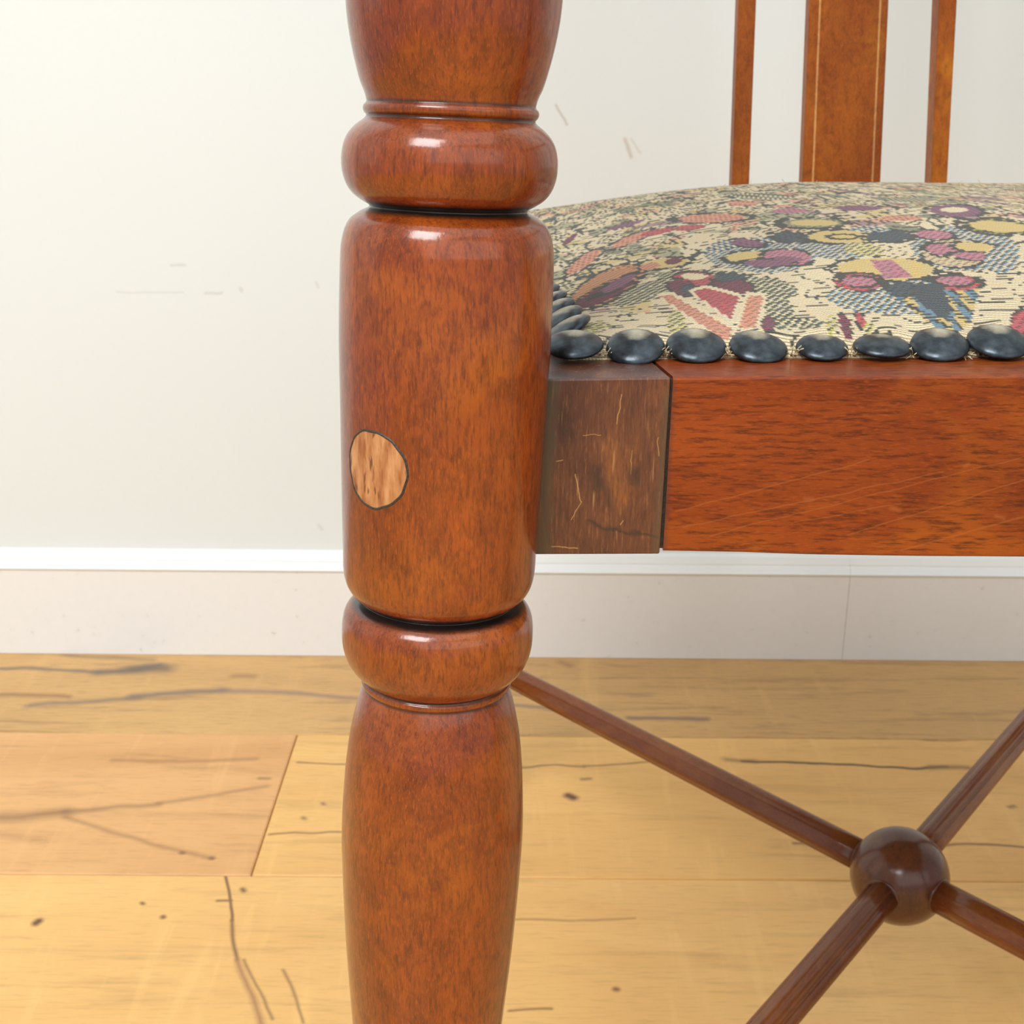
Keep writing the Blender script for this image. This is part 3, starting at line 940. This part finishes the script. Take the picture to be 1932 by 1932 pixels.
def build_cushion():
    ux = np.concatenate([[0, .0004, .001, .0018, .0028, .004, .005], np.arange(.0055, .285, .0005), np.linspace(.285, 1, 40)[1:] * 0 + np.linspace(0, 1, 40)[1:] + 10])
    vy = np.concatenate([[0, .0002, .0006, .0011, .0018, .0026, .0035], np.arange(.0040, .095, .0005), np.arange(.0952, .19, .0009), np.arange(.19, .35, .0018), np.arange(.35, YS1 - YS0 - .006, .004), (YS1 - YS0) - np.array([.006, .004, .002, .001, .0003, 0])])
    Yg = YS0 + vy[:, None] + 0 * ux[None, :]
    Xn = xl(Yg) + np.where(ux < 5, ux, 0)[None, :]
    far = ux > 5
    base = xl(Yg) + 0.285
    XR_ = xr(Yg)
    Xg = np.where(far[None, :], base + (XR_ - base) * (1 - (1 - (ux - 10)[None, :]) ** 1.6), Xn)
    Zg = seat_z(Xg, Yg)
    # fabric arc length for the weave
    seg = np.sqrt(np.diff(Yg, axis=0) ** 2 + np.diff(Zg, axis=0) ** 2)
    Vl = np.vstack([np.zeros((1, Yg.shape[1])), np.cumsum(seg, axis=0)]) * 1000
    Vl = np.broadcast_to(Vl[:, 200:201], Vl.shape) * 0.6 + Vl * 0.4
    Ul = (Xg - XS0) * 1000
    # gentle puckers behind the studs
    Zg = Zg + 0.0006 * np.sin(Ul / 15.4 * 2 * math.pi) * np.exp(-((Yg - YS0 - .007) / .006) ** 2)
    P = np.stack([Xg, Yg, Zg - CAMH], -1)
    dep = P[..., 1] * math.cos(PITCH) - P[..., 2] * math.sin(PITCH)
    dn = -(P[..., 1] * math.sin(PITCH) + P[..., 2] * math.cos(PITCH))
    a = P[..., 0] / dep * F
    b = dn / dep * F
    px = CX + a * math.cos(ROLL) - b * math.sin(ROLL)
    py = CY + a * math.sin(ROLL) + b * math.cos(ROLL)
    # stitches: snap chart positions so colours change stitch by stitch
    ny, nx = px.shape
    I = np.clip((np.arange(nx) // 2) * 2, 0, nx - 1)
    J = np.clip((np.arange(ny) // 2) * 2, 0, ny - 1)
    col = chart_colour(px[np.ix_(J, I)], py[np.ix_(J, I)], Ul[np.ix_(J, I)], Vl[np.ix_(J, I)])
    verts = np.stack([Xg, Yg, Zg], -1).reshape(-1, 3)
    idx = np.arange(ny * nx).reshape(ny, nx)
    quads = np.stack([idx[:-1, :-1], idx[:-1, 1:], idx[1:, 1:], idx[1:, :-1]], -1).reshape(-1, 4)
    # closed underside
    nb = len(verts)
    ring = np.concatenate([idx[0, :], idx[1:, -1], idx[-1, -2::-1], idx[-2:0:-1, 0]])
    low = verts[ring].copy()
    low[:, 2] = ZB - SL * (low[:, 1] - YS0) - 0.004
    verts = np.vstack([verts, low])
    k = len(ring)
    r2 = nb + np.arange(k)
    sides = np.stack([ring, r2, np.roll(r2, -1), np.roll(ring, -1)], -1)
    quads = np.vstack([quads, sides])
    me = bpy.data.meshes.new('seat_cushion')
    me.vertices.add(len(verts))
    me.vertices.foreach_set('co', verts.astype(np.float32).ravel())
    me.loops.add(len(quads) * 4)
    me.loops.foreach_set('vertex_index', quads.astype(np.int32).ravel())
    me.polygons.add(len(quads))
    me.polygons.foreach_set('loop_start', (np.arange(len(quads)) * 4).astype(np.int32))
    me.polygons.foreach_set('use_smooth', np.ones(len(quads), bool))
    me.update()
    me.validate()
    ca = me.color_attributes.new('cloth_colour', 'FLOAT_COLOR', 'POINT')
    full = np.ones((len(verts), 4), np.float32)
    full[:nb, :3] = col.reshape(-1, 3)
    full[nb:, :3] = CREAM
    ca.data.foreach_set('color', full.ravel())
    uv = me.attributes.new('cloth_uv', 'FLOAT_VECTOR', 'POINT')
    uvd = np.zeros((len(verts), 3), np.float32)
    uvd[:nb, 0] = Ul.ravel()
    uvd[:nb, 1] = Vl.ravel()
    uv.data.foreach_set('vector', uvd.ravel())
    return me


m = NT('tapestry')
ac = m.n('ShaderNodeAttribute', attribute_name='cloth_colour')
au = m.n('ShaderNodeAttribute', attribute_name='cloth_uv')
sp = m.n('ShaderNodeSeparateXYZ')
nz = m.n('ShaderNodeTexNoise')
m.set(nz.inputs['Vector'], au.outputs['Vector'])
nz.inputs['Scale'].default_value = 0.16
nz.inputs['Detail'].default_value = 2
ks = m.n('ShaderNodeVectorMath', operation='SCALE')
m.set(ks.inputs[0], nz.outputs['Color'])
ks.inputs['Scale'].default_value = 1.6
ad = m.n('ShaderNodeVectorMath', operation='ADD')
m.set(ad.inputs[0], au.outputs['Vector'])
m.set(ad.inputs[1], ks.outputs[0])
m.set(sp.inputs[0], ad.outputs[0])
TW = 2 * math.pi
rowp = m.math('MULTIPLY', sp.outputs[1], TW / 1.18)
rows_ = m.math('MULTIPLY', m.math('ADD', m.math('SINE', rowp), 1.0), 0.5)
st = m.math('ADD', m.math('MULTIPLY', sp.outputs[0], TW / 0.92), m.math('MULTIPLY', sp.outputs[1], TW / 2.36))
stt = m.math('MULTIPLY', m.math('ADD', m.math('SINE', st), 1.0), 0.5)
h = m.math('MULTIPLY', m.math('POWER', rows_, 0.55), m.math('ADD', 0.55, m.math('MULTIPLY', m.math('POWER', stt, 0.6), 0.45)))
gap = m.ramp(h, [(0.10, (0.85,) * 3), (0.40, (0.0,) * 3)])
c = m.mix(gap, ac.outputs['Color'], (0.12, 0.10, 0.06, 1))
fz_ = m.noise(au.outputs['Vector'], 2.2, 3, 0.6)
c = m.mix(m.ramp(fz_, [(0.3, (0.35,) * 3), (0.6, (0,) * 3)]), c, (0.20, 0.16, 0.10, 1), 'MULTIPLY')
m.set(m.b.inputs['Base Color'], c)
m.b.inputs['Roughness'].default_value = 0.85
m.b.inputs['Sheen Weight'].default_value = 0.15
m.bump(h, 0.7, 0.0006)
M_cloth = m.m

seat = link('seat_cushion', build_cushion(), M_cloth, chair, smooth=False)
seat['label'] = 'domed cream floral tapestry seat'


# --- studs
def stud_mesh(R=0.0071, H=0.0036, flat=0.0):
    bm = bmesh.new()
    prof_ = [(R * 0.96, -0.0004), (R, 0.0001)]
    for k in range(1, 10):
        a = k / 10 * math.pi / 2
        prof_.append((R * math.cos(a) ** 0.9, H * math.sin(a) ** 1.05 * (0.92 + 0.08 * (k / 10) ** 3)))
    n = 28
    rs = [[bm.verts.new((r * math.cos(2 * math.pi * k / n), r * math.sin(2 * math.pi * k / n), z)) for k in range(n)] for r, z in prof_]
    tip = bm.verts.new((0, 0, H * 1.03))
    for A, B in zip(rs, rs[1:]):
        for k in range(n):
            bm.faces.new((A[k], A[(k + 1) % n], B[(k + 1) % n], B[k]))
    for k in range(n):
        bm.faces.new((rs[-1][k], rs[-1][(k + 1) % n], tip))
    bm.faces.new(rs[0][::-1])
    me = bpy.data.meshes.new('stud')
    bmesh.ops.recalc_face_normals(bm, faces=bm.faces)
    bm.to_mesh(me)
    bm.free()
    me.materials.append(M_nail)
    me.polygons.foreach_set('use_smooth', [True] * len(me.polygons))
    return me


STUD = stud_mesh(0.0077, 0.0029)


def stud(p, normal, spin=0.0, s=1.0):
    o = bpy.data.objects.new('stud', STUD)
    COL.objects.link(o)
    o.parent = chair
    q = Vector(normal).normalized().to_track_quat('Z', 'Y')
    o.rotation_mode = 'QUATERNION'
    o.rotation_quaternion = q
    o.location = p
    o.scale = (s, s, s)
    return o


rng = np.random.RandomState(11)
front = [(1083, 652, .97, 76), (1198, 656, .98, 67), (1313, 654, 1.0, 70), (1430, 656, .97, 71), (1550, 656, .86, 73), (1663, 655, .96, 82), (1771, 652, .97, 70), (1883, 646, 1.0, 70)]
Yn = YS0 + 0.0015
last = None
for x, y, s, el in front:
    p = at_y(x, y, Yn)
    e = math.radians(el)
    stud(p, ((rng.rand() - .5) * .15, -math.cos(e), math.sin(e)), s=s)
    last = p
x = last.x
while x < XFR - 0.02:
    x += 0.0152
    e = math.radians(54 + rng.rand() * 12)
    stud(Vector((x, Yn, last.z + 0.0003)), ((rng.rand() - .5) * .15, -math.cos(e), math.sin(e)))
# left side row, running back behind the leg
yy = YS0 + 0.0165
i = 0
while yy < YS1 - 0.01:
    zz = ZB - SL * (yy - YS0) + 0.0042
    stud(Vector((float(xl(yy)) + 0.0010, yy, zz)), (-math.cos(1.0), (rng.rand() - .5) * .12, math.sin(1.0)))
    zz2 = zz
    stud(Vector((xr(yy) - 0.001, yy, zz2)), (math.cos(1.0), (rng.rand() - .5) * .12, math.sin(1.0)))
    yy += 0.0158
    i += 1

# --- remaining frame
CXF, CXB = 0.251, 0.206                      # middle of the chair at front and back
FRX = 0.505
for nm, xa, xb in (('side_rail', XS0 - 0.0300, XS0 - 0.0640), ('side_rail', XFR - 0.004, 0.412)):
    w = 0.0255
    z0a, z1a = bl.z, ZB - 0.0005
    dz = -SL * (YS1 - RY - .03)
    ys, ye = RY + 0.018, YS1 + 0.008
    bm_obj(nm, hexa([(xa, ys, z0a), (xa + w, ys, z0a), (xb + w, ye, z0a + dz), (xb, ye, z0a + dz), (xa, ys, z1a), (xa + w, ys, z1a), (xb + w, ye, z1a + dz), (xb, ye, z1a + dz)], bevel=0.001), M_rail, chair, smooth=False)
dz = -SL * (YS1 - RY)
bm_obj('back_rail', box(XS0 - .036, 0.43, YS1 + 0.001, YS1 + 0.026, bl.z + dz, ZB + dz - 0.0005, bevel=0.001), M_rail, chair, smooth=False)

# right front leg: mirrored turning
mir_dir = Vector((-ADIR.x, ADIR.y, ADIR.z))
o2 = Vector((FRX + 0.0, A1.y + 0.006, A1.z))
zb_off = 0
leg2 = bm_obj('front_leg', lathe(o2 + Vector((-(A1.x - (axis_at(900)[1]).x), 0, 0)), mir_dir, fine, 64), M_leg, chair)

# back legs and stiles in one sweep each
ZR = None
prod = at_y(0, 0, 1)


def back_post(xlow, xseat, xtop):
    pts = [(xlow, 0.892, 0.0005), (xlow + (xseat - xlow) * .4, 0.850, 0.16), (xseat, 0.803, 0.36), (xseat, 0.795, 0.47), (xseat + (xtop - xseat) * .4, 0.806, 0.62), (xtop, 0.850, 0.98)]
    return sweep(catmull(pts, 6), 0.0165, 20, lambda a: 1 / max(abs(math.cos(a)), abs(math.sin(a))) ** 0.55)


bm_obj('back_post', back_post(-0.030, -0.045, -0.052), M_rail, chair, sharp=40)
bm_obj('back_post', back_post(0.448, 0.425, 0.440), M_rail, chair, sharp=40)
bm_obj('crest_rail', sweep(catmull([(-0.066, .852, .975), (0.09, .864, 1.0), (0.21, .868, 1.01), (0.33, .864, 1.0), (0.455, .852, .975)], 6), 0.021, 16), M_rail, chair)
ztop_arm = (A1 + ADIR * (t0 + .150)).z
ta = A1 + ADIR * (t0 + .150)
bm_obj('arm', sweep(catmull([(ta.x, ta.y - .03, ta.z + .004), (ta.x - .004, ta.y, ta.z + .010), (ta.x - .012, .45, ta.z + .012), (-0.048, .65, ta.z + .022), (-0.050, .815, ta.z + .03)], 6), [0.016] * 25, 20, None), M_rail, chair)
bm_obj('arm', sweep(catmull([(FRX, ta.y - .03, ta.z + .004), (FRX + .004, ta.y, ta.z + .010), (FRX + .010, .45, ta.z + .012), (0.48, .65, ta.z + .022), (0.437, .815, ta.z + .03)], 6), [0.016] * 25, 20, None), M_rail, chair)

# --- back splat and slats (bottoms behind the seat)
YB = 0.806


def bar(name, xl0, xr0, y_img0, xl1, xr1, y_img1, thick, mat, lean=0.0):
    """upright bar: front-face edges measured at two rows"""
    Ya, Yb_ = YB, YB + lean
    a, b = at_y(xl0, y_img0, Ya), at_y(xr0, y_img0, Ya)
    c, d = at_y(xl1, y_img1, Yb_), at_y(xr1, y_img1, Yb_)
    # prolong down to the rail and up to the crest
    za, zc = (a.z + b.z) / 2, (c.z + d.z) / 2

    def ext(p, q, z):
        t = (z - za) / (zc - za)
        return p.x + (q.x - p.x) * t, p.y + (q.y - p.y) * t
    zl, zh = 0.44, 0.985
    P_ = []
    for z in (zl, zh):
        x0_, y0_ = ext(a, c, z)
        x1_, y1_ = ext(b, d, z)
        P_ += [(x0_, y0_, z), (x1_, y1_, z), (x1_, y1_ + thick, z), (x0_, y0_ + thick, z)]
    return bm_obj(name, hexa([Vector(p) for p in P_], bevel=0.0008), mat, chair, smooth=False), ext, (a, b, c, d)


LEAN = 0.012
bar('slat', 1381, 1413.5, 350, 1393.5, 1427, 0, 0.0125, M_back, LEAN)
spl, ext, abcd = bar('splat', 1514, 1661, 350, 1528, 1677, 0, 0.012, M_back, LEAN)
spl['label'] = 'broad flat splat with two pale inlay lines'
bar('slat', 1757, 1787, 350, 1772, 1806, 0, 0.0145, M_back, LEAN)
bar('slat', 2010, 2040, 350, 2032, 2066, 0, 0.0145, M_back, LEAN)
a, b, c, d = abcd
for f0, f1 in ((0.118, 0.142), (0.882, 0.906)):
    P_ = []
    for z in (0.445, 0.98):
        (xa, ya_), (xb, yb_) = ext(a, c, z), ext(b, d, z)
        for f_ in (f0, f1):
            P_.append((xa + (xb - xa) * f_, ya_ - 0.00015, z))
    v = [Vector(P_[0]), Vector(P_[1]), Vector(P_[1]) + Vector((0, .001, 0)), Vector(P_[0]) + Vector((0, .001, 0)), Vector(P_[2]), Vector(P_[3]), Vector(P_[3]) + Vector((0, .001, 0)), Vector(P_[2]) + Vector((0, .001, 0))]
    bm_obj('inlay_line', hexa(v), M_inlay, spl, smooth=False)

# --- crossed stretcher: four rods into a ball
ZROD = 0.118
ball = at_z(1697, 1652, ZROD)
pBL = at_z(975, 1282, ZROD)
pBR = at_z(1932, 1374, ZROD)
pFL = at_z(1457, 1932, ZROD)
pFR = at_z(1932, 1775, ZROD)
dball = depth(ball)
RB = 91 / F * dball
RR = 31 / F * dball


def rod_shape(a):
    # rounded with a shallow bead along the upper side
    return 1 + 0.035 * math.cos(4 * a) + 0.03 * math.cos(8 * a)


def rod(p, length, groove=False):
    dvec = (p - ball).normalized()
    q = ball + dvec * length
    n = 14
    pts = [ball + dvec * (RB * 0.80) + dvec * ((length - RB * .80) * i / n) for i in range(n + 1)]
    rad = [RR * (1.0 - 0.10 * (i / n) ** 1.5) for i in range(n + 1)]

    def sh(a):
        s = rod_shape(a)
        if groove:
            for g_, w, dp in ((2.45, 0.13, 0.20), (2.0, 0.10, 0.06), (0.85, 0.10, 0.20), (1.35, 0.10, 0.05)):
                s -= dp * math.exp(-((a - g_) / w) ** 2)
        return s
    ox = Vector((1, 0, 0)).rotation_difference(dvec)
    bm = sweep(pts, rad, 64, sh)
    # own axes so that the grain runs along the rod
    inv = (Matrix.Translation(ball) @ ox.to_matrix().to_4x4()).inverted()
    bmesh.ops.transform(bm, matrix=inv, verts=bm.verts)
    o = bm_obj('stretcher_rod', bm, M_rod, chair)
    o.rotation_mode = 'QUATERNION'
    o.rotation_quaternion = ox
    o.location = ball
    return o


rod(pBL, (pBL - ball).length + 0.020)
rod(pBR, 0.362, True)
la = A1 + ADIR * ((ZROD - A1.z) / ADIR.z)
rod(pFL, math.hypot(la.x - ball.x, la.y - ball.y) - 0.014, True)
rod(pFR, 0.438)
bm = bmesh.new()
bmesh.ops.create_uvsphere(bm, u_segments=64, v_segments=32, radius=RB)
bmesh.ops.transform(bm, matrix=Matrix.Translation(ball), verts=bm.verts)
bo = bm_obj('stretcher_ball', bm, M_ball, chair)
# turned collars where the rods enter the ball
for p in (pFL, pFR, pBR, pBL):
    dvec = (p - ball).normalized()
    pts = [ball + dvec * RB * k for k in (0.90, 0.935, 0.955, 0.97)]
    bm_obj('collar', sweep(pts, [RR * 1.10, RR * 1.12, RR * 1.08, RR * 0.98], 40), M_ball, bo)

# --- frayed threads of the tapestry, along the crest and between the studs
rng = np.random.RandomState(5)
bm_all = bmesh.new()


def thread(p, v, L, r=0.00011):
    global bm_all
    pts = []
    q = Vector(p)
    d = Vector(v).normalized()
    for i in range(5):
        pts.append(q.copy())
        q = q + d * (L / 4)
        d = (d + Vector(((rng.rand() - .5) * 1.1, (rng.rand() - .5) * 1.1, (rng.rand() - .6) * 0.9))).normalized()
    b = sweep(pts, r, 4)
    me_ = bpy.data.meshes.new('tmp')
    b.to_mesh(me_)
    b.free()
    bm_all.from_mesh(me_)
    bpy.data.meshes.remove(me_)


for i in range(46):
    X = 0.02 + 0.26 * rng.rand()
    Y = 0.50 + 0.10 * rng.rand()
    thread((X, Y, float(seat_z(X, Y)) - .0002), (rng.rand() - .5, rng.rand() - .5, 0.7), 0.0025 + 0.003 * rng.rand())
pt = at_y(1312, 356, 0.52)
for k in range(3):
    thread((pt.x + k * .001, .52, float(seat_z(pt.x, .52))), (0.4 - k * .5, 0, 0.6), 0.005, 0.0002)
for x in (1142, 1255, 1372, 1490, 1605, 1717, 1826):
    for k in range(9):
        b0 = at_y(x + (rng.rand() - .5) * 24, 672, YS0 + 0.0004)
        thread(b0, ((rng.rand() - .5) * 1.4, -0.9, 0.3 + rng.rand()), 0.002 + 0.0025 * rng.rand(), 0.00013)
fr_o = bm_obj('frayed_threads', bm_all, plain('cream_thread', (0.62, 0.50, 0.30), 0.9, var=0.4).m, chair)
fr_o['kind'] = 'stuff'
